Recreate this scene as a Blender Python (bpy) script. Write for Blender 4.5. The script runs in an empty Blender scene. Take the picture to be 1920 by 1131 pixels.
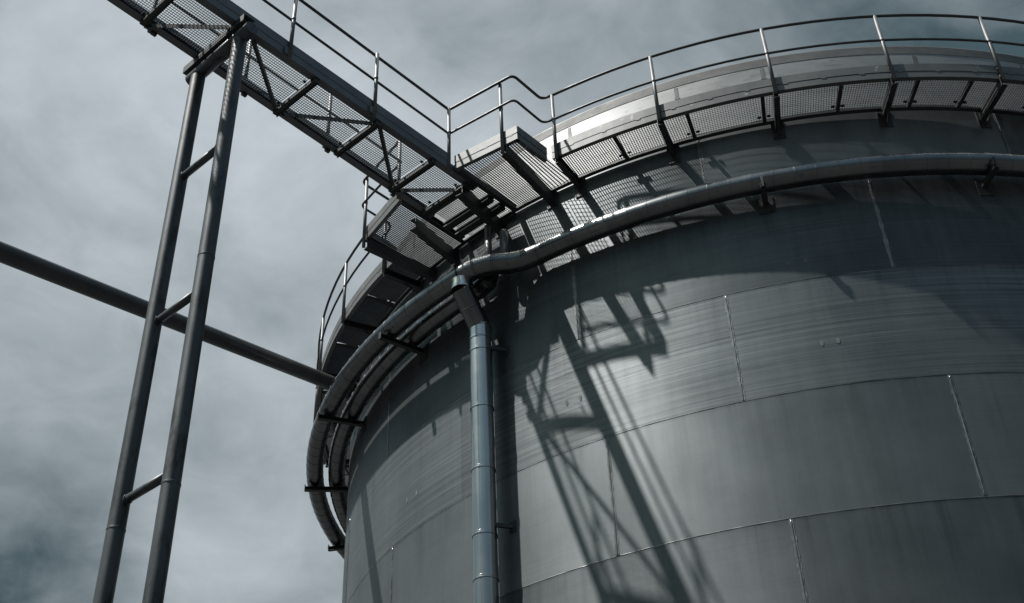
import bpy, math, random
from mathutils import Vector, Matrix

# ------------------------------------------------------------------ camera, sky, sun
C = bpy.context.scene.collection
scene = bpy.context.scene
rad = math.radians
cam_d = bpy.data.cameras.new("camera")
cam = bpy.data.objects.new("camera", cam_d)
C.objects.link(cam)
scene.camera = cam
cam_d.sensor_width = 36.0
cam_d.lens = 2261.98 / 1920 * 36.0
cam_d.clip_start = 0.1
cam_d.clip_end = 6000
rx = Vector((0.96023693, 0.27714931, -0.03366465))
ry = Vector((0.19223858, -0.56892098, 0.79960819))
rf = Vector((-0.20245833, 0.77428495, 0.59957772))
cam.matrix_world = Matrix(((rx.x, ry.x, -rf.x, 0), (rx.y, ry.y, -rf.y, -20.38184),
                           (rx.z, ry.z, -rf.z, 0), (0, 0, 0, 1)))

SUN_AZ, SUN_EL = rad(-149.0), rad(61.7)
sdir = Vector((math.cos(SUN_EL) * math.cos(SUN_AZ), math.cos(SUN_EL) * math.sin(SUN_AZ), math.sin(SUN_EL)))
sun_d = bpy.data.lights.new("sun", 'SUN')
sun_d.energy = 5.0
sun_d.angle = rad(0.75)
sun_d.color = (1.0, 0.965, 0.93)
sun = bpy.data.objects.new("sun", sun_d)
C.objects.link(sun)
sun.rotation_euler = sdir.to_track_quat('Z', 'Y').to_euler()
sun.location = sdir * 60

world = bpy.data.worlds.new("World")
scene.world = world
world.use_nodes = True
wt = world.node_tree
wn, wl = wt.nodes, wt.links
wn.clear()


def wmath(op, a, b, clamp=False):
    n = wn.new('ShaderNodeMath')
    n.operation = op
    n.use_clamp = clamp
    for i, s in enumerate((a, b)):
        if s is None:
            continue
        if isinstance(s, (int, float)):
            n.inputs[i].default_value = s
        else:
            wl.new(s, n.inputs[i])
    return n.outputs[0]


wout = wn.new('ShaderNodeOutputWorld')
bg = wn.new('ShaderNodeBackground')
sky = wn.new('ShaderNodeTexSky')
sky.sky_type = 'NISHITA'
sky.sun_disc = False
sky.sun_elevation = SUN_EL
sky.sun_rotation = math.atan2(sdir.x, sdir.y) % (2 * math.pi)
sky.air_density = 1.0
sky.dust_density = 2.0
tc = wn.new('ShaderNodeTexCoord')
mp = wn.new('ShaderNodeMapping')
mp.inputs['Scale'].default_value = (1.0, 1.0, 1.6)
mp.inputs['Location'].default_value = (0.35, 0.1, 0.2)
wl.new(tc.outputs['Generated'], mp.inputs['Vector'])
n1 = wn.new('ShaderNodeTexNoise')
n1.inputs['Scale'].default_value = 4.2
n1.inputs['Detail'].default_value = 7
n1.inputs['Roughness'].default_value = 0.5
n1.inputs['Distortion'].default_value = 0.5
wl.new(mp.outputs[0], n1.inputs['Vector'])


def direction_blob(d, inner, outer):          # a broad bank of cloud around direction d (1 in its middle)
    dn = wn.new('ShaderNodeVectorMath')
    dn.operation = 'DOT_PRODUCT'
    wl.new(tc.outputs['Generated'], dn.inputs[0])
    dn.inputs[1].default_value = Vector(d).normalized()
    mr = wn.new('ShaderNodeMapRange')
    mr.interpolation_type = 'SMOOTHSTEP'
    mr.inputs['From Min'].default_value = math.cos(rad(outer))
    mr.inputs['From Max'].default_value = math.cos(rad(inner))
    wl.new(dn.outputs['Value'], mr.inputs['Value'])
    return mr.outputs[0]


def pix_dir(x, y):
    return rf * 2262 + rx * (x - 960) + ry * (565.5 - y)


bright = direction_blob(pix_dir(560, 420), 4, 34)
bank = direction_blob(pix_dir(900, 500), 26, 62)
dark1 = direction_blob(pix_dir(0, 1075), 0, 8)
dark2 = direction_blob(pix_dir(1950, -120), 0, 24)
v = wmath('SUBTRACT', n1.outputs['Fac'], 0.5)
n2 = wn.new('ShaderNodeTexNoise')
n2.inputs['Scale'].default_value = 13.0
n2.inputs['Detail'].default_value = 8
n2.inputs['Roughness'].default_value = 0.55
n2.inputs['Distortion'].default_value = 0.8
wl.new(mp.outputs[0], n2.inputs['Vector'])
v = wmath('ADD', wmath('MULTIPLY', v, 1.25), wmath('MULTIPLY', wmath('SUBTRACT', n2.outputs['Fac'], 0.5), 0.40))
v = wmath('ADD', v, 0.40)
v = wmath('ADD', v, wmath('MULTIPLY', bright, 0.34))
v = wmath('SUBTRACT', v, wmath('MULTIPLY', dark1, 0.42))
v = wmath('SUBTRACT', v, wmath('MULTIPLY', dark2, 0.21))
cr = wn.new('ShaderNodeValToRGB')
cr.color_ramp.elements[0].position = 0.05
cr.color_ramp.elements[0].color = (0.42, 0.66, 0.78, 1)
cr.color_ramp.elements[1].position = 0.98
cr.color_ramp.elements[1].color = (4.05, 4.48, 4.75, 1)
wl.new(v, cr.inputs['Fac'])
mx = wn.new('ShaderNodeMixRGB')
wl.new(wmath('ADD', wmath('MULTIPLY', bank, 0.67), 0.30), mx.inputs['Fac'])      # cloud bank ahead; unseen sky behind made darker to dim the ambient light
tint = wn.new('ShaderNodeMixRGB')
tint.blend_type = 'MULTIPLY'
tint.inputs['Fac'].default_value = 1.0
tint.inputs['Color2'].default_value = (0.74, 0.98, 0.84, 1)   # tint on the clear sky, sets the ambient colour in the shade
wl.new(sky.outputs[0], tint.inputs['Color1'])
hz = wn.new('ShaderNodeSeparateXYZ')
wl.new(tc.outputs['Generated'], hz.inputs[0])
low = wn.new('ShaderNodeMapRange')                       # low sky darkened, stands in for unmodelled surroundings in reflections
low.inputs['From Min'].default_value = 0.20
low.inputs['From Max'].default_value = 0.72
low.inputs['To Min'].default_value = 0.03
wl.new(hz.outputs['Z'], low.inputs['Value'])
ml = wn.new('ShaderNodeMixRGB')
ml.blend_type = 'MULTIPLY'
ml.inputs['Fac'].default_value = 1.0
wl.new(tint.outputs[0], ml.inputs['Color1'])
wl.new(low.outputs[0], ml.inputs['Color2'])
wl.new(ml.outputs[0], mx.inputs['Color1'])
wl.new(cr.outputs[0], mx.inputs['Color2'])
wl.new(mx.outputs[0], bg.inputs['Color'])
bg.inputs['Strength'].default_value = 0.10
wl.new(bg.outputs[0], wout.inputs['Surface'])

vs = scene.view_settings
scene.display_settings.display_device = 'sRGB'
vs.view_transform = 'Standard'
vs.look = 'None'
vs.exposure = 0.5
vs.gamma = 1.0
vs.use_curve_mapping = False

# ------------------------------------------------------------------ measures (metres, camera height = 0)
GROUND = -1.6
R = 8.206            # tank radius
Z = 11.504           # underside of the walkway frame
RW = 8.84            # outer radius of the walkway
PHI = rad(-116.5)    # azimuth of the footbridge
U = Vector((math.cos(PHI), math.sin(PHI), 0))
V = Vector((-math.sin(PHI), math.cos(PHI), 0))
UP = Vector((0, 0, 1))
rnd = random.Random(7)


def L(u, v, z):
    return U * u + V * v + UP * z


def P(r, a, z):      # cylindrical, azimuth in degrees
    return Vector((r * math.cos(rad(a)), r * math.sin(rad(a)), z))


def er(a):
    return Vector((math.cos(rad(a)), math.sin(rad(a)), 0))


def et(a):
    return Vector((-math.sin(rad(a)), math.cos(rad(a)), 0))


# ------------------------------------------------------------------ materials
def nodes(name):
    m = bpy.data.materials.new(name)
    m.use_nodes = True
    nt = m.node_tree
    return m, nt, nt.nodes['Principled BSDF']


def setc(nt, sock, ramp_src, c0, c1, p0=0.3, p1=0.7):
    cr = nt.nodes.new('ShaderNodeValToRGB')
    cr.color_ramp.elements[0].position = p0
    cr.color_ramp.elements[1].position = p1
    cr.color_ramp.elements[0].color = (*c0, 1)
    cr.color_ramp.elements[1].color = (*c1, 1)
    nt.links.new(ramp_src, cr.inputs['Fac'])
    if sock is not None:
        nt.links.new(cr.outputs[0], sock)
    return cr.outputs[0]


def noise(nt, vec, scale, detail=4, rough=0.55, mscale=None, dist=0.0):
    n = nt.nodes.new('ShaderNodeTexNoise')
    n.inputs['Scale'].default_value = scale
    n.inputs['Detail'].default_value = detail
    n.inputs['Roughness'].default_value = rough
    n.inputs['Distortion'].default_value = dist
    if mscale:
        mp = nt.nodes.new('ShaderNodeMapping')
        mp.inputs['Scale'].default_value = mscale
        nt.links.new(vec, mp.inputs['Vector'])
        vec = mp.outputs[0]
    nt.links.new(vec, n.inputs['Vector'])
    return n.outputs['Fac']


def vmath(nt, op, a, b, clamp=False):
    n = nt.nodes.new('ShaderNodeMath')
    n.operation = op
    n.use_clamp = clamp
    for i, s in enumerate((a, b)):
        if isinstance(s, (int, float)):
            n.inputs[i].default_value = s
        else:
            nt.links.new(s, n.inputs[i])
    return n.outputs[0]


def maprange(nt, src, a, b, c, d):
    n = nt.nodes.new('ShaderNodeMapRange')
    n.inputs['From Min'].default_value = a
    n.inputs['From Max'].default_value = b
    n.inputs['To Min'].default_value = c
    n.inputs['To Max'].default_value = d
    nt.links.new(src, n.inputs['Value'])
    return n.outputs[0]


def metal(name, c0, c1, metallic, rough, scale=3.0, mscale=None, bump=0.0, spots=None, rvar=0.06):
    """weathered metal: two tones mixed by noise, roughness varied by a second noise, optional dirt spots"""
    m, nt, b = nodes(name)
    tc = nt.nodes.new('ShaderNodeTexCoord')
    vec = tc.outputs['Object']
    f = noise(nt, vec, scale, 6, 0.6, mscale)
    col = setc(nt, None, f, c0, c1)
    if spots:
        f2 = noise(nt, vec, spots[0], 5, 0.65, spots[4] if len(spots) > 4 else None)
        mk = maprange(nt, f2, spots[1], spots[2], 0, 1)
        mxn = nt.nodes.new('ShaderNodeMixRGB')
        nt.links.new(mk, mxn.inputs['Fac'])
        nt.links.new(col, mxn.inputs['Color1'])
        mxn.inputs['Color2'].default_value = (*spots[3], 1)
        col = mxn.outputs[0]
    nt.links.new(col, b.inputs['Base Color'])
    b.inputs['Metallic'].default_value = metallic
    fr = noise(nt, vec, scale * 2.3, 4, 0.6, mscale)
    nt.links.new(maprange(nt, fr, 0.3, 0.7, rough - rvar, rough + rvar), b.inputs['Roughness'])
    if bump:
        fb = noise(nt, vec, scale * 9, 4, 0.6)
        bp = nt.nodes.new('ShaderNodeBump')
        bp.inputs['Strength'].default_value = bump
        bp.inputs['Distance'].default_value = 0.004
        nt.links.new(fb, bp.inputs['Height'])
        nt.links.new(bp.outputs[0], b.inputs['Normal'])
    return m


def shell_material():
    m, nt, b = nodes('tank_shell_steel')
    uv = nt.nodes.new('ShaderNodeUVMap')
    uv.uv_map = 'metres'
    vec = uv.outputs[0]
    tone = nt.nodes.new('ShaderNodeAttribute')
    tone.attribute_name = 'tone'
    brush = nt.nodes.new('ShaderNodeAttribute')
    brush.attribute_name = 'brush'
    # long horizontal rolling marks, coarse and fine, strongest on the brushed course
    s1 = noise(nt, vec, 1.0, 5, 0.6, (0.10, 24.0, 1), 0.0)
    s2 = noise(nt, vec, 1.0, 4, 0.7, (0.35, 75.0, 1), 0.0)
    st = vmath(nt, 'ADD', vmath(nt, 'MULTIPLY', s1, 0.42), vmath(nt, 'MULTIPLY', s2, 0.58))
    st = vmath(nt, 'SUBTRACT', st, 0.5)
    amp = vmath(nt, 'ADD', vmath(nt, 'MULTIPLY', vmath(nt, 'MULTIPLY', brush.outputs['Fac'], maprange(nt, noise(nt, vec, 1.1, 3, 0.6, (0.5, 1.6, 1)), 0.35, 0.65, 0.7, 3.2)), 1.0), 0.06)
    st = vmath(nt, 'MULTIPLY', st, amp)
    # broad mottling and vertical rain streaks
    big = vmath(nt, 'MULTIPLY', vmath(nt, 'SUBTRACT', noise(nt, vec, 0.9, 4, 0.55), 0.5), 0.55)
    rain = vmath(nt, 'MULTIPLY', vmath(nt, 'SUBTRACT', noise(nt, vec, 1.0, 5, 0.65, (7.0, 0.30, 1)), 0.5), 0.24)
    v = vmath(nt, 'ADD', tone.outputs['Fac'], st)
    v = vmath(nt, 'ADD', v, big)
    v = vmath(nt, 'ADD', v, rain)
    # dirt washed down from every horizontal seam
    sx = nt.nodes.new('ShaderNodeSeparateXYZ')
    nt.links.new(vec, sx.inputs[0])
    fr = vmath(nt, 'FRACT', vmath(nt, 'DIVIDE', vmath(nt, 'SUBTRACT', sx.outputs['Y'], 8.888 - 1.5425 * 10), 1.5425), 0)
    top = maprange(nt, fr, 0.35, 1.0, 0.0, 1.0)
    stk = maprange(nt, noise(nt, vec, 1.0, 5, 0.7, (5.0, 0.12, 1)), 0.50, 0.66, 0.0, 1.0)
    v = vmath(nt, 'SUBTRACT', v, vmath(nt, 'MULTIPLY', vmath(nt, 'MULTIPLY', top, stk), 0.14))
    edge = maprange(nt, fr, 0.965, 1.0, 0.0, 0.16)
    v = vmath(nt, 'SUBTRACT', v, edge)
    fine = vmath(nt, 'MULTIPLY', vmath(nt, 'SUBTRACT', noise(nt, vec, 45.0, 3, 0.7), 0.5), 0.10)
    v = vmath(nt, 'ADD', v, fine)
    cr = nt.nodes.new('ShaderNodeValToRGB')
    e = cr.color_ramp.elements
    e[0].position, e[1].position = 0.1, 0.95
    e[0].color = (0.046, 0.056, 0.060, 1)
    e[1].color = (0.222, 0.242, 0.246, 1)
    nt.links.new(v, cr.inputs['Fac'])
    # small dark scuffs and stains
    sc = noise(nt, vec, 5.5, 8, 0.72, (1.0, 0.8, 1))
    mk = maprange(nt, sc, 0.68, 0.76, 0, 0.5)
    mxn = nt.nodes.new('ShaderNodeMixRGB')
    nt.links.new(mk, mxn.inputs['Fac'])
    nt.links.new(cr.outputs[0], mxn.inputs['Color1'])
    mxn.inputs['Color2'].default_value = (0.04, 0.042, 0.045, 1)
    nt.links.new(mxn.outputs[0], b.inputs['Base Color'])
    b.inputs['Metallic'].default_value = 0.72
    rr = vmath(nt, 'ADD', vmath(nt, 'MULTIPLY', noise(nt, vec, 0.8, 4, 0.6), 0.16), 0.41)
    nt.links.new(rr, b.inputs['Roughness'])
    b.inputs['Anisotropic'].default_value = 0.45
    b.inputs['Anisotropic Rotation'].default_value = 0.25
    tg = nt.nodes.new('ShaderNodeTangent')
    tg.direction_type = 'UV_MAP'
    tg.uv_map = 'metres'
    nt.links.new(tg.outputs[0], b.inputs['Tangent'])
    bp = nt.nodes.new('ShaderNodeBump')
    bp.inputs['Strength'].default_value = 0.25
    bp.inputs['Distance'].default_value = 0.01
    hb = vmath(nt, 'ADD', noise(nt, vec, 0.9, 2, 0.5), vmath(nt, 'MULTIPLY', st, 0.05))
    nt.links.new(hb, bp.inputs['Height'])
    nt.links.new(bp.outputs[0], b.inputs['Normal'])
    return m


def band_material():
    """bright stainless band at the tank top with dark dashes and drips"""
    m, nt, b = nodes('tank_top_band_steel')
    uv = nt.nodes.new('ShaderNodeUVMap')
    uv.uv_map = 'metres'
    vec = uv.outputs[0]
    f = noise(nt, vec, 1.0, 6, 0.6, (0.8, 3.0, 1))
    col = setc(nt, None, f, (0.20, 0.21, 0.21), (0.34, 0.34, 0.335))
    d = noise(nt, vec, 1.0, 6, 0.7, (3.2, 14.0, 1), 0.6)
    mk = maprange(nt, d, 0.55, 0.62, 0, 0.7)
    mxn = nt.nodes.new('ShaderNodeMixRGB')
    nt.links.new(mk, mxn.inputs['Fac'])
    nt.links.new(col, mxn.inputs['Color1'])
    mxn.inputs['Color2'].default_value = (0.16, 0.165, 0.17, 1)
    nt.links.new(mxn.outputs[0], b.inputs['Base Color'])
    b.inputs['Metallic'].default_value = 0.4
    b.inputs['Roughness'].default_value = 0.48
    return m


def ground_material():
    m, nt, b = nodes('ground_asphalt')
    tc = nt.nodes.new('ShaderNodeTexCoord')
    f = noise(nt, tc.outputs['Object'], 0.8, 8, 0.65)
    setc(nt, b.inputs['Base Color'], f, (0.022, 0.023, 0.024), (0.038, 0.038, 0.037))
    b.inputs['Roughness'].default_value = 0.9
    return m


M = {
    'shell': shell_material(),
    'band': band_material(),
    'rim': metal('rim_cladding', (0.09, 0.095, 0.095), (0.16, 0.16, 0.157), 0.1, 0.6, 2.5, (1, 1, 3)),
    'weld': metal('ground_weld', (0.09, 0.095, 0.095), (0.28, 0.285, 0.28), 0.6, 0.42, 9.0),
    'bead': metal('weld_bead', (0.03, 0.03, 0.03), (0.40, 0.40, 0.40), 0.9, 0.28, 0.8),
    'clad': metal('pipe_cladding', (0.12, 0.125, 0.13), (0.21, 0.215, 0.22), 1.0, 0.27, 1.2, None, 0.05,
                  (9.0, 0.62, 0.72, (0.09, 0.09, 0.095))),
    'cladpol': metal('downpipe_cladding', (0.46, 0.46, 0.45), (0.60, 0.595, 0.58), 1.0, 0.22, 0.9, None, 0.02, None, 0.04),
    'galv': metal('galvanised_steel', (0.10, 0.105, 0.11), (0.17, 0.175, 0.18), 0.45, 0.42, 5.0, None, 0.08,
                  (14.0, 0.62, 0.75, (0.06, 0.06, 0.06))),
    'leg': metal('support_leg_steel', (0.044, 0.052, 0.057), (0.082, 0.092, 0.098), 0.35, 0.46, 2.2, (1, 1, 0.35), 0.12,
                 (6.0, 0.52, 0.64, (0.022, 0.024, 0.024), (1, 1, 0.35))),
    'frame': metal('dark_frame_steel', (0.028, 0.031, 0.033), (0.050, 0.053, 0.055), 0.3, 0.5, 3.0, None, 0.08),
    'rail': metal('rail_tube_steel', (0.04, 0.043, 0.046), (0.075, 0.079, 0.083), 0.4, 0.42, 3.0),
    'post': metal('post_tube_steel', (0.10, 0.105, 0.108), (0.17, 0.175, 0.18), 0.35, 0.52, 4.0),
    'toe': metal('toe_board_steel', (0.085, 0.092, 0.093), (0.145, 0.148, 0.146), 0.3, 0.5, 1.6, None, 0.03,
                 (6.0, 0.64, 0.7, (0.30, 0.30, 0.29))),
    'toe_bridge': metal('bridge_toe_board_steel', (0.10, 0.11, 0.12), (0.15, 0.158, 0.165), 0.35, 0.5, 1.6, None, 0.03),
    'grating': metal('grating_steel', (0.028, 0.030, 0.032), (0.055, 0.058, 0.06), 0.3, 0.5, 6.0),
    'longpipe': metal('long_pipe_steel', (0.055, 0.06, 0.065), (0.085, 0.09, 0.095), 0.35, 0.45, 2.0, None, 0.05,
                      (6.0, 0.66, 0.72, (0.025, 0.025, 0.025))),
    'ground': ground_material(),
}


# ------------------------------------------------------------------ mesh helpers
class MB:
    def __init__(s):
        s.v, s.f, s.sm, s.mi = [], [], [], []

    def face(s, idx, smooth=False, mi=0):
        s.f.append(tuple(idx)); s.sm.append(smooth); s.mi.append(mi)

    def box(s, c, ax, ay, az, mi=0):
        """box around centre c with half-axes ax, ay, az"""
        i = len(s.v)
        for sx in (-1, 1):
            for sy in (-1, 1):
                for sz in (-1, 1):
                    s.v.append(c + ax * sx + ay * sy + az * sz)
        for q in ((0, 1, 3, 2), (4, 6, 7, 5), (0, 4, 5, 1), (2, 3, 7, 6), (0, 2, 6, 4), (1, 5, 7, 3)):
            s.face([i + k for k in q], False, mi)
        return s

    def bar(s, a, b, w, h, up=UP, mi=0):
        """rectangular bar from a to b, w wide, h high"""
        d = (b - a)
        n = d.normalized()
        side = n.cross(up).normalized()
        u2 = side.cross(n).normalized()
        return s.box((a + b) / 2, d / 2, side * (w / 2), u2 * (h / 2), mi)

    def chan(s, a, b, w, h, side=1, t=0.008, up=UP):
        """C-channel from a to b; a and b run along the middle of its box, web on the given side"""
        n = (b - a).normalized()
        sd = n.cross(up).normalized() * side
        s.bar(a + sd * (w / 2 - t / 2), b + sd * (w / 2 - t / 2), t, h - 2 * t - 0.0006, up)
        s.bar(a + up * (h / 2 - t / 2), b + up * (h / 2 - t / 2), w, t, up)
        s.bar(a - up * (h / 2 - t / 2), b - up * (h / 2 - t / 2), w, t, up)
        return s

    def ibeam(s, a, b, w, h, t=0.009):
        s.bar(a, b, t, h - 2 * t - 0.0006)
        s.bar(a + UP * (h / 2 - t / 2), b + UP * (h / 2 - t / 2), w, t)
        s.bar(a - UP * (h / 2 - t / 2), b - UP * (h / 2 - t / 2), w, t)
        return s

    def tube(s, pts, r, n=14, caps=True, radii=None, mi=0):
        pts = [Vector(p) for p in pts]
        base = len(s.v)
        ref = None
        for k, p in enumerate(pts):
            if k == 0:
                d = pts[1] - p
            elif k == len(pts) - 1:
                d = p - pts[k - 1]
            else:
                d = (pts[k + 1] - p).normalized() + (p - pts[k - 1]).normalized()
            d = d.normalized()
            if ref is None:
                ref = UP if abs(d.z) < 0.9 else Vector((1, 0, 0))
                ref = (ref - d * ref.dot(d)).normalized()
            else:
                ref = (ref - d * ref.dot(d)).normalized()
            o = d.cross(ref)
            rr = radii[k] if radii else r
            if 0 < k < len(pts) - 1:
                cosh = max(0.5, (pts[k + 1] - p).normalized().dot(d))
            else:
                cosh = 1
            for j in range(n):
                a = 2 * math.pi * j / n
                s.v.append(p + (ref * math.cos(a) + o * math.sin(a)) * rr)
        for k in range(len(pts) - 1):
            for j in range(n):
                a, b = base + k * n + j, base + k * n + (j + 1) % n
                s.face((a, a + n, b + n, b), True, mi)
        if caps:
            s.face([base + j for j in range(n)], False, mi)
            e = base + (len(pts) - 1) * n
            s.face([e + n - 1 - j for j in range(n)], False, mi)
        return s

    def ring(s, prof, a0, a1, step=1.0, closed=True, mi=0, smooth=True):
        """profile [(r, z) ...] swept about the tank axis from azimuth a0 to a1 (degrees)"""
        n = max(1, int(round(abs(a1 - a0) / step)))
        m = len(prof)
        base = len(s.v)
        for k in range(n + 1):
            a = a0 + (a1 - a0) * k / n
            for r, z in prof:
                s.v.append(P(r, a, z))
        for k in range(n):
            for j in range(m if closed else m - 1):
                j2 = (j + 1) % m
                s.face((base + k * m + j, base + (k + 1) * m + j, base + (k + 1) * m + j2, base + k * m + j2), False, mi)
        if closed and abs(abs(a1 - a0) - 360) > 1e-3:
            s.face([base + j for j in range(m)], False, mi)
            s.face([base + n * m + m - 1 - j for j in range(m)], False, mi)
        return s

    def rect_ring(s, r0, r1, z0, z1, a0, a1, step=1.0):
        return s.ring([(r0, z0), (r1, z0), (r1, z1), (r0, z1)], a0, a1, step)

    def build(s, name, mats, parent=None, label=None):
        me = bpy.data.meshes.new(name)
        org = parent_origin(parent)
        me.from_pydata([tuple(Vector(p) - org) for p in s.v], [], s.f)
        if not isinstance(mats, (list, tuple)):
            mats = [mats]
        for m in mats:
            me.materials.append(m)
        me.polygons.foreach_set('use_smooth', s.sm)
        me.polygons.foreach_set('material_index', s.mi)
        me.update()
        o = bpy.data.objects.new(name, me)
        C.objects.link(o)
        if parent is not None:
            o.parent = parent
        if label:
            o['label'] = label
        return o


ORG = {}


def parent_origin(p):
    while p is not None:
        if p.name in ORG:
            return ORG[p.name]
        p = p.parent
    return Vector((0, 0, 0))


def thing(name, label, cat, loc=(0, 0, 0), group=None):
    o = bpy.data.objects.new(name, None)
    C.objects.link(o)
    o.location = loc
    o.empty_display_size = 0.2
    ORG[o.name] = Vector(loc)
    o['label'] = label
    o['category'] = cat
    if group:
        o['group'] = group
    return o


def fillet(pts, rad_, n=6):
    """round the corners of a polyline"""
    pts = [Vector(p) for p in pts]
    out = [pts[0]]
    for k in range(1, len(pts) - 1):
        p = pts[k]
        a, b = (pts[k - 1] - p), (pts[k + 1] - p)
        la, lb = a.length, b.length
        a.normalize(); b.normalize()
        d = min(rad_, la * 0.45, lb * 0.45)
        p0, p1 = p + a * d, p + b * d
        for i in range(n + 1):
            t = i / n
            out.append(p0 * (1 - t) ** 2 + p * 2 * t * (1 - t) + p1 * t ** 2)
    out.append(pts[-1])
    return out


# ------------------------------------------------------------------ ground
g = MB()
g.v = [Vector((x, y, GROUND)) for x, y in ((-2500, -2500), (2500, -2500), (2500, 2500), (-2500, 2500))]
g.face((0, 1, 2, 3))
gr = g.build('ground', M['ground'])
gr['kind'] = 'structure'

# ------------------------------------------------------------------ storage tank
tank = thing('storage_tank', 'huge grey cylindrical steel tank of welded plates', 'tank', (0, 0, GROUND))
PIT = 1.5425
ZA = 8.888
levels = [GROUND] + [ZA - PIT * k for k in range(6, -1, -1)] + [ZA + PIT, 11.64]
# azimuth of one vertical weld of each course (they repeat every 28 degrees)
weld_az = [-91.4, -77.2, -91.4, -77.2, -91.4, -77.2, -93.3, -79.1, -93.3]
brushed = [0.1, 0.1, 0.1, 0.1, 0.08, 0.10, 1.0, 0.22, 0.1]
tone_c = [0.5, 0.5, 0.5, 0.5, 0.50, 0.60, 0.52, 0.42, 0.42]


def shell():
    cols = 720
    verts, faces, uvs, tone, brush = [], [], [], [], []
    for z in levels:
        for k in range(cols):
            a = -180 + 0.5 * k
            verts.append(tuple(P(R, a, z - GROUND)))
    nl = len(levels)
    for i in range(nl - 1):
        for k in range(cols):
            k2 = (k + 1) % cols
            faces.append((i * cols + k, i * cols + k2, (i + 1) * cols + k2, (i + 1) * cols + k))
            a = -180 + 0.5 * k
            u0, u1 = rad(a) * R, rad(a + 0.5) * R
            uvs += [(u0, levels[i]), (u1, levels[i]), (u1, levels[i + 1]), (u0, levels[i + 1])]
            plate = math.floor((a + 0.25 - weld_az[i]) / 28.0)
            rr = random.Random(plate * 31 + i * 7)
            tone.append(tone_c[i] + rr.uniform(-0.18, 0.16))
            brush.append(max(0, brushed[i] + rr.uniform(-0.1, 0.1)))
    me = bpy.data.meshes.new('shell')
    me.from_pydata(verts, [], faces)
    uvl = me.uv_layers.new(name='metres')
    uvl.data.foreach_set('uv', [c for uv in uvs for c in uv])
    for nm, vals in (('tone', tone), ('brush', brush)):
        at = me.attributes.new(nm, 'FLOAT', 'FACE')
        at.data.foreach_set('value', vals)
    me.polygons.foreach_set('use_smooth', [True] * len(faces))
    me.materials.append(M['shell'])
    me.update()
    o = bpy.data.objects.new('shell', me)
    C.objects.link(o)
    o.parent = tank
    return o


shell()
# horizontal weld seams: a shallow bead all the way round
for i in range(1, len(levels)):
    z = levels[i]
    m = MB()
    k0 = len(m.v)
    n = 480
    prof = []
    for k in range(n):
        a = -180 + 360 * k / n
        j = 0.0012 * math.sin(k * 2.1 + i) + rnd.uniform(-0.0012, 0.0012)
        for r_, z_ in ((R - 0.002, z - 0.0085), (R + 0.003 + j * 0.5, z - 0.002), (R + 0.003 + j * 0.5, z + 0.002), (R - 0.002, z + 0.0085)):
            m.v.append(P(r_, a, z_ + rnd.uniform(-0.001, 0.001)))
    for k in range(n):
        for j in range(3):
            a, b = k * 4 + j, ((k + 1) % n) * 4 + j
            m.face((a, b, b + 1, a + 1), False)
    m.build('weld_seam', M['bead'], tank)
# vertical welds: a ground strip and an irregular bead
for i in range(len(levels) - 1):
    z0, z1 = levels[i] + 0.012, levels[i + 1] - 0.012
    for k in range(-6, 8):
        a = weld_az[i] + 28 * k
        if not (-176 < a < 20) or (i == 6 and abs(a + 121.3) < 1):
            continue
        m = MB()
        nz = 24
        for q in range(nz):
            za, zb = z0 + (z1 - z0) * q / nz, z0 + (z1 - z0) * (q + 1) / nz
            w0 = 0.022 + rnd.uniform(-0.006, 0.006)
            off = rnd.uniform(-0.003, 0.003)
            c = P(R + 0.0015, a, (za + zb) / 2)
            m.box(c + et(a) * off, er(a) * 0.0015, et(a) * w0, UP * ((zb - za) / 2 - 0.0004), 0)
        pts = [P(R + 0.002, a, z0 + (z1 - z0) * q / 40) + et(a) * rnd.uniform(-0.0015, 0.0015) for q in range(41)]
        m.tube(pts, 0.006, 6, True, [0.005 + rnd.uniform(0, 0.003) for _ in pts], 1)
        m.build('vertical_weld', [M['weld'], M['bead']], tank)
# pairs of ground marks where lifting lugs were cut off the plates
for (a0, a1, z) in ((-87.6, -86.1, 9.17), (-86.3, -85.0, 7.94), (-108.8, -107.4, 8.02), (-130.4, -128.6, 7.88)):
    for a in (a0, a1):
        m = MB()
        n = 12
        base = len(m.v)
        for q in range(n):
            t = 2 * math.pi * q / n
            k = 1 + rnd.uniform(-0.15, 0.15)
            m.v.append(P(R + 0.004, a, z) + et(a) * math.cos(t) * 0.022 * k + UP * math.sin(t) * 0.040 * k)
        for q in range(n):
            t = 2 * math.pi * q / n
            m.v.append(P(R - 0.006, a, z) + et(a) * math.cos(t) * 0.024 + UP * math.sin(t) * 0.042)
        m.face(range(n))
        for q in range(n):
            m.face((q, n + q, n + (q + 1) % n, (q + 1) % n))
        m.build('grinding_mark', M['rim'], tank)


def uv_ring(name, r0, z0, r1, z1, mat, a_step=1.0):
    verts, faces, uvs = [], [], []
    n = int(360 / a_step)
    for k in range(n):
        a = -180 + a_step * k
        verts += [tuple(P(r0, a, z0 - GROUND)), tuple(P(r1, a, z1 - GROUND))]
    for k in range(n):
        k2 = (k + 1) % n
        faces.append((2 * k, 2 * k2, 2 * k2 + 1, 2 * k + 1))
        u0, u1 = rad(-180 + a_step * k) * R, rad(-180 + a_step * (k + 1)) * R
        uvs += [(u0, z0), (u1, z0), (u1, z1), (u0, z1)]
    me = bpy.data.meshes.new(name)
    me.from_pydata(verts, [], faces)
    uvl = me.uv_layers.new(name='metres')
    uvl.data.foreach_set('uv', [c for uv in uvs for c in uv])
    me.polygons.foreach_set('use_smooth', [True] * len(faces))
    me.materials.append(mat)
    me.update()
    o = bpy.data.objects.new(name, me)
    C.objects.link(o)
    o.parent = tank
    return o


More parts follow.
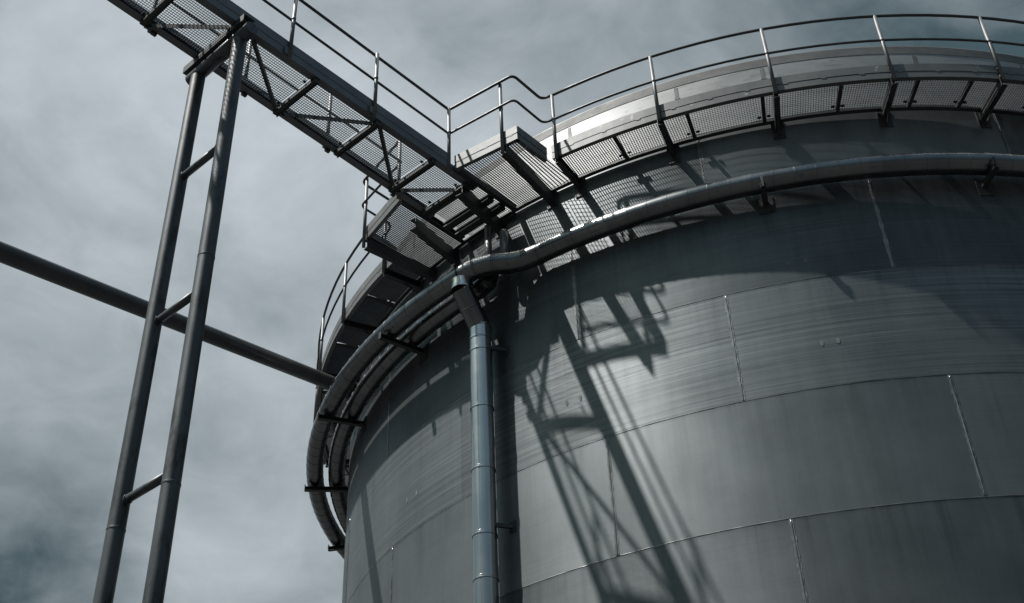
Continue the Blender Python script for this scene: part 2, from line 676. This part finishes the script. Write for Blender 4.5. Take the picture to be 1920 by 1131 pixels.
ZT = levels[-1]
uv_ring('top_course', R + 0.002, ZT, R + 0.002, 12.66, M['band'])
m = MB().ring([(R - 0.04, 12.655), (R + 0.006, 12.655), (R + 0.008, 12.80), (R + 0.004, 12.815), (R - 0.04, 12.815)], -180, 180, 1.0)
m.build('rim_band', M['rim'], tank)
m = MB()
n = 180
m.v = [P(R - 0.03, -180 + 2 * k, 12.80) for k in range(n)] + [Vector((0, 0, 14.0))]
for k in range(n):
    m.face((k, (k + 1) % n, n))
m.build('roof', M['rim'], tank)
# small splice plates along the top course
for a in (-106.2, -94.6, -86.1, -71.4, -60.2, -119.5, -130):
    m = MB()
    m.box(P(R + 0.0045, a, 12.50), er(a) * 0.002, et(a) * 0.026, UP * 0.13)
    m.box(P(R + 0.0085, a, 12.42), er(a) * 0.0018, et(a) * 0.034, UP * 0.02)
    m.build('splice_plate', M['rim'], tank)


def pipe_bracket(a, r_out, zc, zh=0.045, up=0.02):
    """arm carrying the ring pipes: a channel from a wall plate outwards, with an upstand at its tip"""
    m = MB()
    z = zc - 0.145 - zh - 0.004
    m.chan(P(R + 0.012, a, z), P(r_out, a, z), 0.07, 2 * zh, 1, 0.008)
    m.box(P(R + 0.007, a, z - 0.03), er(a) * 0.006, et(a) * 0.10, UP * 0.13)
    m.box(P(r_out + 0.0065, a, z + up), er(a) * 0.006, et(a) * (0.034 if up < 0.05 else 0.014), UP * (zh + up))
    m.build('pipe_bracket', M['frame'], tank)


for a in (-174.5, -159.0, -143.4, -127.6):
    pipe_bracket(a, 8.955, 10.32, 0.038)
for a in (-88.4, -69.0, -50.0, -31.0):
    pipe_bracket(a, 8.595, 10.355, 0.032, 0.055)

# ------------------------------------------------------------------ insulated pipes in metal cladding


def clad_pipe(m, pts, r, seg=0.27, n=28, lap=0.0015):
    """cladding sleeves laid end to end along a polyline, each overlapping the next with a rolled bead"""
    pts = [Vector(p) for p in pts]
    # resample
    dist = [0]
    for i in range(1, len(pts)):
        dist.append(dist[-1] + (pts[i] - pts[i - 1]).length)

    def at(s):
        for i in range(1, len(pts)):
            if s <= dist[i] or i == len(pts) - 1:
                t = (s - dist[i - 1]) / (dist[i] - dist[i - 1])
                return pts[i - 1].lerp(pts[i], t)
    k = max(1, int(round(dist[-1] / seg)))
    P_, R_ = [], []
    for i in range(k):
        s0, s1 = dist[-1] * i / k, dist[-1] * (i + 1) / k
        jr = rnd.uniform(-0.0005, 0.0005)
        for f, dr in ((0.0, lap), (0.045, lap), (0.05, lap + 0.002), (0.075, lap + 0.002), (0.08, 0.0), (0.5, 0.0), (0.995, 0.0)):
            P_.append(at(s0 + (s1 - s0) * f + 1e-5))
            R_.append(r + dr + jr)
    P_.append(pts[-1]); R_.append(r)
    f0 = len(m.f)
    m.tube(P_, r, n, True, R_)
    for q in range(len(P_) - 1):                    # sealant in the joints reads dark
        if q % 7 in (1, 3, 6):
            for j in range(n):
                m.mi[f0 + q * n + j] = 1
    return m


def smooth_by_angle(o, ang=19):
    me = o.data
    # mark sharp edges between faces that meet at more than ang
    import bmesh
    bm = bmesh.new()
    bm.from_mesh(me)
    for e in bm.edges:
        if len(e.link_faces) == 2 and e.calc_face_angle(0) > rad(ang):
            e.smooth = False
    bm.to_mesh(me)
    bm.free()


RP, ZP = 8.425, 10.355       # pipe on the right
RO, ZO = 8.794, 10.32      # where it swings out on the left
ring_pipe = thing('insulated_pipe', 'long metal clad pipe curving round the tank, outer one of the pair at left', 'pipe',
                  tuple(P(RP, -90, ZP)))
m = MB()
right = [P(RP, a, ZP) for a in [(-109.6 + 1.5 * k) for k in range(0, 82)]]
clad_pipe(m, right, 0.142)
o = m.build('pipe_run', [M['clad'], M['frame']], ring_pipe); smooth_by_angle(o)
m = MB()
kink = [P(RP, -109.6, ZP), P(RP + 0.02, -111.5, ZP), P(8.53, -112.9, ZP + 0.005), P(8.69, -114.2, ZP), P(8.775, -115.5, ZP - 0.02), P(RO, -116.8, ZO)]
clad_pipe(m, fillet(kink, 0.08), 0.146, 0.22)
o = m.build('elbow_run', [M['clad'], M['frame']], ring_pipe); smooth_by_angle(o)
m = MB()
left = [P(RO, a, ZO) for a in [(-116.8 - 1.5 * k) for k in range(0, 62)]]
clad_pipe(m, left, 0.146)
o = m.build('pipe_run', [M['clad'], M['frame']], ring_pipe); smooth_by_angle(o)
RI, ZI = 8.42, 10.313
inner_pipe = thing('insulated_pipe', 'metal clad pipe at left squeezed between the outer pipe and the tank wall', 'pipe',
                   tuple(P(RI, -150, ZI)))
m = MB()
inn = [P(RI, -115.6, ZI + 0.3), P(RI, -116.0, ZI + 0.05)] + [P(RI, a, ZI) for a in [(-117.0 - 1.5 * k) for k in range(0, 62)]]
clad_pipe(m, inn, 0.143)
o = m.build('pipe_run', [M['clad'], M['frame']], inner_pipe); smooth_by_angle(o)
m = MB()
m.tube([P(RI + 0.08, -115.3, 10.40), P(RI + 0.08, -115.3, 11.25)], 0.05, 16)
m.build('riser', M['galv'], inner_pipe)
m = MB()
m.tube([P(RI - 0.02, -113.9, 10.36), P(RI - 0.02, -113.9, 11.1)], 0.062, 16)
m.build('riser', M['galv'], inner_pipe)

# downpipe: short collar under the outer pipe, slanting run inward, then straight down
down = thing('downpipe', 'polished vertical pipe running down in front of the tank wall', 'pipe', tuple(P(8.456, -116.75, GROUND)))
top = P(RO, -116.9, ZO - 0.10)
k1 = P(RO, -116.9, 10.06)
k2 = P(8.456, -116.85, 9.60)
bot = P(8.456, -116.85, GROUND)
m = MB()
m.tube([top, k1 + UP * 0.1, k1 + UP * 0.09, k1], 0.150, 24, False, [0.150, 0.150, 0.153, 0.153])
o = m.build('collar', M['cladpol'], down); smooth_by_angle(o)
m = MB()
m.tube([k1 + UP * 0.01, k1.lerp(k2, 0.45), k1.lerp(k2, 0.46), k1.lerp(k2, 0.475), k1.lerp(k2, 0.485), k2], 0.148, 24, False,
       [0.149, 0.148, 0.153, 0.153, 0.148, 0.150])
o = m.build('slanted_run', M['clad'], down); smooth_by_angle(o)
m = MB()
pts, rr = [], []
zs = [9.62, 9.42, 9.22, 8.32, 7.42, 6.52, 5.95, 5.05, 4.15, 3.25, 2.35, 1.45, 0.55, -0.35, -1.0, -1.6]
for i in range(len(zs) - 1):
    for z_, dr in ((zs[i], 0.004), (zs[i] - 0.02, 0.004), (zs[i] - 0.026, 0.0075), (zs[i] - 0.04, 0.0075), (zs[i] - 0.046, 0.0), (zs[i + 1] + 0.004, 0.0)):
        pts.append(P(8.456, -116.85, z_)); rr.append(0.150 + dr)
m.tube(pts, 0.15, 32, True, rr)
for q in range(len(pts) - 1):
    if q % 6 in (1, 3):
        for j in range(32):
            m.mi[q * 32 + j] = 1
o = m.build('vertical_run', [M['cladpol'], M['frame']], down); smooth_by_angle(o)
for z_ in (9.23, 6.62, 3.6, 0.6):
    m = MB()
    c = P(8.456, -116.85, z_)
    m.bar(P(8.456, -116.2, z_), P(R + 0.01, -115.2, z_), 0.035, 0.05)
    m.box(P(R + 0.006, -115.2, z_), er(-115.2) * 0.006, et(-115.2) * 0.05, UP * 0.07)
    m.build('pipe_clip', M['frame'], down)

# long straight pipe coming in from the left
lp = thing('straight_pipe', 'long straight dark pipe crossing the sky from the left edge to the tank', 'pipe', (-8.805, -11.12, 9.46))
A_, B_ = Vector((-7.13, -4.22, 11.28)), Vector((-8.805, -11.12, 9.46))
d_ = (B_ - A_)
m = MB().tube([A_ - d_ * 0.0, A_ + d_ * 0.35, A_ + d_ * 0.352, A_ + d_ * 1.0, A_ + d_ * 1.002, A_ + d_ * 2.6], 0.122, 28)
m.build('pipe_run', M['longpipe'], lp)
m = MB().tube([A_, A_ + d_.normalized() * 0.06], 0.18, 24)
m.build('flange', M['frame'], lp)

# ------------------------------------------------------------------ gratings


def grate_panel(parent, a_c, hw, r0, r1, z=Z + 0.062, pitch=0.034, name='grating_panel'):
    """one panel of bar grating of a ring sector: bearing bars along the radius of its middle, cross rods over them"""
    m = MB()
    e_r, e_t = er(a_c), et(a_c)
    T1 = r1 * math.tan(rad(hw))
    k = int(T1 / pitch)
    for i in range(-k, k + 1):
        t = i * pitch
        x0 = max(math.sqrt(max(r0 * r0 - t * t, 0)), abs(t) / math.tan(rad(hw)))
        x1 = math.sqrt(r1 * r1 - t * t)
        if x1 - x0 < 0.02:
            continue
        m.box(e_r * ((x0 + x1) / 2) + e_t * t + UP * (z + 0.0165), e_r * ((x1 - x0) / 2), e_t * 0.0024, UP * 0.0135)
    x = r0 * math.cos(rad(hw)) + 0.01
    while x < r1:
        tmax = x * math.tan(rad(hw)) - 0.002
        tin = 0
        lo = math.sqrt(max(r0 * r0 - x * x, 0))
        hi = min(tmax, math.sqrt(max(r1 * r1 - x * x, 0)))
        zz = z + 0.0255
        if lo <= 0:
            m.box(e_r * x + UP * zz, e_r * 0.0018, e_t * hi, UP * 0.0028)
        elif hi > lo:
            for sg in (-1, 1):
                m.box(e_r * x + e_t * (sg * (lo + hi) / 2) + UP * zz, e_r * 0.0018, e_t * ((hi - lo) / 2), UP * 0.0028)
        x += pitch
    return m.build(name, M['grating'], parent)


def grate_uv(parent, u0, u1, v0, v1, z=Z + 0.062, pitch=0.034, ufun=None, cross=0.0035, name='grating_panel', dep=0.009, vin=None):
    """a grating panel in the bridge's own axes; bearing bars run along u, ufun(v) may bound their two ends"""
    m = MB()
    n = int((v1 - v0) / pitch)
    o = ((v1 - v0) - n * pitch) / 2
    for i in range(n + 1):
        v = v0 + o + i * pitch
        a, b = (u0, u1) if ufun is None else ufun(v)
        vi = v if vin is None else vin[0] + (v - v0) / (v1 - v0) * (vin[1] - vin[0])
        m.bar(L(a, vi, z + 0.030 - dep / 2), L(b, v, z + 0.030 - dep / 2), 0.0046, dep)
    k = int((u1 - u0) / pitch)
    for i in range(k + 1):
        u = u0 + i * pitch + 0.01
        vs_ = [v0 + (v1 - v0) * q / 40 for q in range(41)]
        seg = None
        for q in range(40):
            vm = (vs_[q] + vs_[q + 1]) / 2
            a, b = (u0, u1) if ufun is None else ufun(vm)
            ok = a <= u <= b
            if ok and seg is None:
                seg = vs_[q]
            if seg is not None and (not ok or q == 39):
                m.bar(L(u, seg, z + 0.0255), L(u, vs_[q + 1] if ok else vs_[q], z + 0.0255), 0.0044, 2 * cross)
                seg = None
    return m.build(name, M['grating'], parent)


def clips(m, a, r, z=Z + 0.045):
    """grating clamps beside a joist"""
    for s_ in (-1, 1):
        c = P(r, a, z) + et(a) * (0.062 * s_)
        m.box(c, er(a) * 0.018, et(a) * 0.026, UP * 0.006)
        m.tube([c - UP * 0.03, c + UP * 0.02], 0.007, 6)
        m.bar(c - UP * 0.012, c - UP * 0.012 + et(a) * (0.03 * s_), 0.012, 0.014)


def toe_ring(parent, a0, a1, mat=None):
    """outer channel and toe board of a ring walkway"""
    m = MB()
    m.rect_ring(RW - 0.008, RW, Z + 0.0075, Z + 0.096, a0, a1)
    m.rect_ring(RW - 0.065, RW, Z, Z + 0.007, a0, a1)
    m.rect_ring(RW - 0.05, RW, Z + 0.0965, Z + 0.103, a0, a1)
    m.build('outer_channel', M['toe'], parent)
    m = MB()
    m.rect_ring(RW - 0.004, RW + 0.004, Z + 0.112, Z + 0.245, a0, a1)
    m.rect_ring(RW - 0.014, RW - 0.009, Z + 0.104, Z + 0.13, a0, a1)
    a = a0 + 2.0
    while a < a1 - 1:
        m.box(P(RW - 0.001, a, Z + 0.108), er(a) * 0.006, et(a) * 0.03, UP * 0.012)
        a += 3.2
    m.build('toe_board', M['toe'], parent)
    m = MB()
    m.rect_ring(8.238, 8.246, Z + 0.007, Z + 0.094, a0, a1)
    m.rect_ring(8.238, 8.30, Z + 0.0, Z + 0.0065, a0, a1)
    m.build('inner_channel', M['frame'], parent)


def walkway_bracket(parent, a):
    m = MB()
    m.chan(P(R + 0.014, a, Z - 0.062), P(RW + 0.012, a, Z - 0.062), 0.075, 0.122, 1, 0.008)
    m.box(P(R + 0.008, a, Z - 0.11), er(a) * 0.006, et(a) * 0.085, UP * 0.15)
    m.bar(P(R + 0.016, a, Z - 0.22), P(R + 0.30, a, Z - 0.13), 0.01, 0.03)
    m.build('bracket', M['frame'], parent)


def post(parent, p, z0=Z - 0.07, z1=Z + 1.17, foot=None):
    m = MB()
    q0, q1 = Vector((p.x, p.y, z0)), Vector((p.x, p.y, z1))
    m.tube([q0, q1], 0.0255, 16)
    m.tube([q0 + UP * 0.686 + UP * (Z - z0) - UP * 0.025, q0 + UP * 0.686 + UP * (Z - z0) + UP * 0.025], 0.029, 16)
    if foot is not None:
        for zz in (Z + 0.05, Z + 0.19):
            c = Vector((p.x, p.y, zz))
            m.bar(c, c + foot * 0.035, 0.04, 0.03)
    m.build('post', M['post'], parent)


def rails(parent, path, top=0.021, mid=0.018):
    m = MB()
    m.tube([Vector((p.x, p.y, Z + 1.17)) for p in path], top, 12)
    m.build('top_rail', M['rail'], parent)
    m = MB()
    m.tube([Vector((p.x, p.y, Z + 0.687)) for p in path], mid, 12)
    m.build('mid_rail', M['rail'], parent)


def joist(parent, a, w=0.05):
    m = MB()
    m.bar(P(8.25, a, Z + 0.030), P(RW - 0.012, a, Z + 0.030), w, 0.045)
    clips(m, a, 8.36)
    m.build('joist', M['frame'], parent)


# ------------------------------------------------------------------ ring walkway, right and left of the landing
A_R0 = -106.1
ww = thing('walkway', 'curved grating walkway with pipe handrail round the tank top, right of the bridge', 'walkway', tuple(P(RW, -90, Z)))
post_r = [-105.55, -95.81, -85.85, -76.06, -66.69, -57.0, -47.2, -37.4, -27.6, -17.8]
toe_ring(ww, A_R0, -10)
for a in post_r:
    walkway_bracket(ww, a)
    post(ww, P(RW + 0.034, a, 0), Z - 0.06, Z + 1.17, -er(a))
joists_r = [-100.2, -93.5, -86.95, -80.3, -73.75, -69.1, -62.4, -55.7, -49.0, -42.3, -35.6, -28.9, -22.2, -15.5]
for a in joists_r:
    joist(ww, a)
edges = [A_R0] + joists_r
for a, b in zip(edges[:-1], edges[1:]):
    grate_panel(ww, (a + b) / 2, (b - a) / 2 - 0.05, 8.256, RW - 0.012)

lw = thing('walkway', 'curved grating walkway with pipe handrail seen from below, left of the bridge', 'walkway', tuple(P(RW, -140, Z)))
A_L0 = -127.0
toe_ring(lw, -215, A_L0)
post_l = [-128.4, -138.1, -148.6, -158.6, -168.4, -178.2, -188.0, -198.0, -208.0]
for a in post_l:
    walkway_bracket(lw, a)
    post(lw, P(RW + 0.034, a, 0), Z - 0.06, Z + 1.17, -er(a))
joists_l = [-133.6, -143.0, -152.8, -162.6, -172.4, -182.2, -192, -202, -212]
for a in joists_l:
    joist(lw, a)
edges = [A_L0] + joists_l
for a, b in zip(edges[:-1], edges[1:]):
    grate_panel(lw, (a + b) / 2, (a - b) / 2 - 0.05, 8.256, RW - 0.012)

# ------------------------------------------------------------------ landing platform in front of the bridge
land = thing('landing_platform', 'square cornered grating landing where the footbridge meets the tank', 'platform', tuple(L(9.0, 0, Z)))
VR, VL = 1.52, -1.53                   # its two sides


def front(v):                          # outer edge of the landing
    if v >= 0:
        return 9.50 - (v - 0.46) * 0.165
    return 9.60 + (v + 0.46) * 0.25


def inner(v):
    return math.sqrt(8.256 ** 2 - v * v)


def fascia(v0, v1, u0, u1, nrm, mat, name='fascia'):
    """channel and toe board standing on the straight line (u0,v0)-(u1,v1)"""
    a, b = L(u0, v0, 0), L(u1, v1, 0)
    n_ = nrm.normalized()
    m = MB()
    m.bar(a + UP * (Z + 0.0518) - n_ * 0.004, b + UP * (Z + 0.0518) - n_ * 0.004, 0.008, 0.0886)
    m.bar(a + UP * (Z + 0.0035) - n_ * 0.03, b + UP * (Z + 0.0035) - n_ * 0.03, 0.06, 0.007)
    m.bar(a + UP * (Z + 0.1) - n_ * 0.025, b + UP * (Z + 0.1) - n_ * 0.025, 0.05, 0.007)
    m.build('edge_channel', mat, land)
    m = MB()
    m.bar(a + UP * (Z + 0.1785) + n_ * 0.001, b + UP * (Z + 0.1785) + n_ * 0.001, 0.008, 0.133)
    m.bar(a + UP * (Z + 0.118) - n_ * 0.008, b + UP * (Z + 0.118) - n_ * 0.008, 0.004, 0.027)
    ln = (b - a).length
    k = max(1, int(ln / 0.5))
    for i in range(k + 1):
        c = a.lerp(b, (i + 0.25) / (k + 0.5)) + UP * (Z + 0.108)
        m.box(c - n_ * 0.002, (b - a).normalized() * 0.03, n_ * 0.005, UP * 0.012)
    m.build('toe_board', mat, land)


fascia(0.50, VR, front(0.50), front(VR), U, M['toe'])
fascia(VL, -0.52, front(VL), front(-0.52), U, M['toe'])
fascia(VR, VR, front(VR) - 0.01, 8.71, V, M['toe'])
fascia(VL, VL, 8.70, front(VL) - 0.01, -V, M['toe'])
# inner channel along the tank
m = MB()
m.rect_ring(8.238, 8.246, Z + 0.007, Z + 0.094, A_L0, A_R0)
m.rect_ring(8.238, 8.30, Z, Z + 0.0065, A_L0, A_R0)
m.build('inner_channel', M['frame'], land)
# gratings right, middle and left
grate_uv(land, 8.0, 9.5, 0.56, 1.225, ufun=lambda v: (inner(v), front(v) - 0.012), cross=0.0025, dep=0.020, pitch=0.037, vin=(0.52, 1.10))
grate_uv(land, 8.0, 9.5, 1.255, 1.50, ufun=lambda v: (inner(v), front(v) - 0.012), cross=0.0025, dep=0.027, vin=(1.075, 1.46))
grate_uv(land, 8.0, 9.5, -1.50, -0.62, ufun=lambda v: (inner(v), front(v) - 0.012), cross=0.0025, dep=0.020, vin=(-1.44, -0.62))
grate_uv(land, 8.0, 9.12, -0.42, 0.42, ufun=lambda v: (inner(v), 9.12))
# edge angles beside the bridge
for v_, s_ in ((0.47, 1), (-0.50, -1)):
    m = MB()
    m.chan(L(8.26, v_ + 0.03 * s_, Z + 0.05), L(front(v_) - 0.02, v_ + 0.03 * s_, Z + 0.05), 0.07, 0.098, -s_ if s_ > 0 else 1)
    m.build('edge_angle', M['frame'], land)
# cross members of the middle bay
for u_ in (8.71, 8.47, 8.20, 9.10):
    m = MB()
    m.chan(L(u_, -0.45, Z - 0.005), L(u_, 0.45, Z - 0.005), 0.12 if u_ < 9 else 0.07, 0.09, -1, 0.02)
    m.build('cross_member', M['frame'], land)
# carrying beams welded to the tank
for (u0, v0, u1, v1, w_, h_) in ((9.36, 1.30, 8.13, 1.10, 0.10, 0.165), (9.22, 0.31, 8.20, 0.16, 0.12, 0.18),
                                 (9.18, -0.66, 8.19, -0.80, 0.10, 0.20), (9.34, -1.50, 8.07, -1.33, 0.09, 0.17)):
    m = MB()
    b1 = L(u1, v1, Z - h_ / 2 - 0.002)
    m.chan(L(u0, v0, Z - h_ / 2 - 0.002), b1, w_, h_, 1, 0.01)
    a_ = math.degrees(math.atan2(b1.y, b1.x))
    m.box(P(R + 0.009, a_, Z - h_ / 2 - 0.02), er(a_) * 0.007, et(a_) * 0.09, UP * (h_ / 2 + 0.05))
    m.build('support_beam', M['frame'], land)
# posts and rails of the landing, ring rails join them in one bent tube each side
post(land, L(9.385, 1.30, 0), Z - 0.17, Z + 1.17, None)
post(land, L(9.385, -1.49, 0), Z - 0.18, Z + 1.17, None)
post(land, L(9.56, 0.455, 0), Z - 0.02, Z + 1.17, None)
post(land, L(9.64, -0.48, 0), Z - 0.02, Z + 1.17, None)

ring_r = [P(RW + 0.034, A_R0 + 0.7 + k * 2.0, 0) for k in range(0, 48)]
path_r = [L(16.5, 0.40, 0), L(9.54, 0.44, 0), L(9.39, 1.55, 0), L(8.76, 1.53, 0)]
ring_l = [P(RW + 0.034, A_L0 - 0.7 - k * 2.0, 0) for k in range(0, 44)]
path_l = [L(16.5, -0.40, 0), L(9.62, -0.46, 0), L(9.385, -1.60, 0), L(8.77, -1.60, 0)]
rails(land, fillet([L(9.62, 0.438, 0)] + path_r[1:] + [ring_r[0]], 0.09))
rails(land, fillet([L(9.70, -0.458, 0)] + path_l[1:] + [ring_l[0]], 0.09))
rails(ww, ring_r)
rails(lw, ring_l)

# ------------------------------------------------------------------ footbridge
br = thing('footbridge', 'straight steel footbridge with grating deck running from top left to the tank', 'bridge', tuple(L(13, 0, Z)))
UE = 17.2


def bedge(u, s):                     # the bridge is a little skew to the tank radius
    return (-0.475 + 0.020 * (u - 9.5)) if s < 0 else (0.455 - 0.0 * (u - 9.5))


for s_ in (-1, 1):
    u_in = 9.0 if s_ < 0 else 9.0
    a, b = L(u_in, bedge(u_in, s_), 0), L(UE, bedge(UE, s_), 0)
    uu0 = 9.56 if s_ > 0 else 9.64
    a2 = L(uu0, bedge(uu0, s_), 0)
    sd = V * s_
    m = MB()
    m.bar(a + UP * (Z + 0.0568) - sd * 0.004, b + UP * (Z + 0.0568) - sd * 0.004, 0.008, 0.0986)
    m.bar(a + UP * (Z + 0.0035) - sd * 0.05, b + UP * (Z + 0.0035) - sd * 0.05, 0.10, 0.007)
    m.bar(a + UP * (Z + 0.110) - sd * 0.03, b + UP * (Z + 0.110) - sd * 0.03, 0.06, 0.007)
    m.build('side_channel', M['toe_bridge'], br)
    m = MB()
    m.bar(a2 + UP * (Z + 0.195) + sd * 0.001, b + UP * (Z + 0.195) + sd * 0.001, 0.008, 0.145)
    m.bar(a2 + UP * (Z + 0.124) - sd * 0.009, b + UP * (Z + 0.124) - sd * 0.009, 0.004, 0.019)
    k = int((UE - uu0) / 0.35)
    for i in range(k):
        c = a2.lerp(b, (i + 0.5) / k) + UP * (Z + 0.118)
        m.box(c - sd * 0.003, (b - a).normalized() * (0.06 + 0.05 * (i % 3 == 0)), sd * 0.005, UP * 0.012)
    m.build('toe_board', M['toe_bridge'], br)
    for u_ in (12.38, 10.97, 13.8, 15.2, 16.6):
        p_ = L(u_, bedge(u_, s_) + 0.03 * s_ * 1.0, 0)
        m = MB()
        q0 = p_ + UP * (Z - 0.01)
        m.tube([q0, p_ + UP * (Z + 1.17)], 0.0255, 16)
        m.tube([p_ + UP * (Z + 0.66), p_ + UP * (Z + 0.715)], 0.029, 16)
        m.box(p_ + U * 0.05 + UP * (Z + 0.06) - sd * 0.008, U * 0.03, sd * 0.012, UP * 0.055)
        m.build('post', M['post'], br)
    pth = [L(UE, bedge(UE, s_) + 0.02 * s_, 0), L(9.62 if s_ > 0 else 9.70, 0.438 if s_ > 0 else -0.458, 0)]
    rails(br, pth)
    # small bolt heads under the edge flange
for u_ in (13.75, 12.38, 10.97, 9.75, 15.2):
    m = MB()
    m.box(L(u_, bedge(u_, -1) - 0.012, Z - 0.016), U * 0.035, V * 0.022, UP * 0.02)
    m.build('splice_lug', M['frame'], br)
nodes_u = [16.0, 14.95, 13.93, 12.92, 11.9, 10.85, 9.83, 9.17]
for u_ in nodes_u:
    if abs(u_ - 12.92) < 0.1:
        continue
    m = MB()
    m.bar(L(u_, bedge(u_, -1) + 0.03, Z - 0.033), L(u_, bedge(u_, 1) - 0.02, Z - 0.033), 0.085, 0.06)
    m.bar(L(u_ - 0.025, bedge(u_, -1) + 0.03, Z - 0.075), L(u_ - 0.025, bedge(u_, 1) - 0.02, Z - 0.075), 0.008, 0.022)
    for v_ in (-0.28, 0.25):
        for t_ in (-1, 1):
            c = L(u_ + 0.055 * t_, v_, Z + 0.04)
            m.box(c, U * 0.022, V * 0.016, UP * 0.006)
            m.tube([c - UP * 0.03, c + UP * 0.02], 0.007, 6)
    m.build('cross_beam', M['frame'], br)
# flat lattice under the deck
for (u0, v0, u1, v1) in ((16.0, .38, 14.95, -.36), (14.90, -.36, 14.0, .36), (13.88, -.34, 13.18, .34), (12.86, .38, 11.96, -.32), (11.84, -.34, 10.90, .36),
                         (10.78, .38, 9.88, -.34), (9.78, -.36, 9.22, .22)):
    m = MB()
    a, b = L(u0, v0, Z - 0.030), L(u1, v1, Z - 0.030)
    m.bar(a, b, 0.06, 0.007)
    n_ = (b - a).normalized().cross(UP)
    m.bar(a + n_ * 0.026 - UP * 0.034, b + n_ * 0.026 - UP * 0.034, 0.007, 0.06)
    m.build('diagonal_brace', M['frame'], br)
us = [UE, 16.0, 14.95, 13.93, 13.10, 11.9, 10.85, 9.83, 9.14]
for a, b in zip(us[:-1], us[1:]):
    grate_uv(br, b + 0.012, a - 0.012, -0.44 + 0.02 * ((a + b) / 2 - 9.5), 0.435, name='deck_grating')

# ------------------------------------------------------------------ support trestle under the bridge
tr = thing('bridge_support', 'two tall grey tubular legs with rungs holding up the footbridge', 'support', tuple(L(13.07, 0, GROUND)))
UL = 13.07
LV = (-0.40, 0.43)
for v_, g_ in ((LV[0], -0.06), (LV[1], -0.045)):
    m = MB()
    js = (5.15, 1.2) if v_ < 0 else (7.93, 5.30, 1.4)
    zz, rr = [11.24], [.087]
    for q in js:
        zz += [q + 0.012, q + 0.008, q - 0.008, q - 0.012]
        rr += [.087, .0905, .0905, .087]
    zz.append(GROUND); rr.append(.087)
    pts = [L(UL, v_ + g_ * (11.24 - z_) / 6.9 * 0.6, z_) for z_ in zz]
    m.tube(pts, 0.087, 28, True, rr)
    o = m.build('leg', M['leg'], tr); smooth_by_angle(o)
for z_ in (9.55, 7.51, 5.43, 3.35, 1.27, -0.8):
    m = MB().tube([L(UL, LV[0] + 0.06, z_), L(UL, LV[1] - 0.07, z_)], 0.042, 16)
    m.tube([L(UL, LV[0] + 0.082, z_), L(UL, LV[0] + 0.098, z_)], 0.05, 16)
    m.tube([L(UL, LV[1] - 0.105, z_), L(UL, LV[1] - 0.09, z_)], 0.05, 16)
    m.build('rung', M['leg'], tr)
m = MB()
m.tube([L(UL + 0.0, -0.56, 11.30), L(UL + 0.0, 0.66, 11.30)], 0.085, 28)
m.build('head_tube', M['leg'], tr)
m = MB()
m.chan(L(UL + 0.03, -0.60, Z - 0.062), L(UL + 0.03, 0.62, Z - 0.062), 0.16, 0.11, 1)
m.bar(L(UL, -0.30, Z - 0.16), L(UL, 0.32, Z - 0.16), 0.012, 0.20)
m.build('head_beam', M['frame'], tr)
for v_ in (-0.40, 0.43):
    m = MB()
    m.box(L(UL, v_, GROUND + 0.02), U * 0.2, V * 0.2, UP * 0.02)
    m.build('base_plate', M['frame'], tr)

# ------------------------------------------------------------------ lightning rod on the tank rim
m = MB()
p_ = P(8.0, -115.6, 12.75)
m.tube([p_, p_ + UP * 0.62], 0.008, 8)
m.tube([p_, p_ + UP * 0.08], 0.03, 10)
for i_ in range(len(m.v)):
    m.v[i_] = m.v[i_] - p_
o = m.build('lightning_rod', M['frame'])
o.location = p_
o['label'] = 'thin upright rod on the tank rim above the landing'
o['category'] = 'rod'
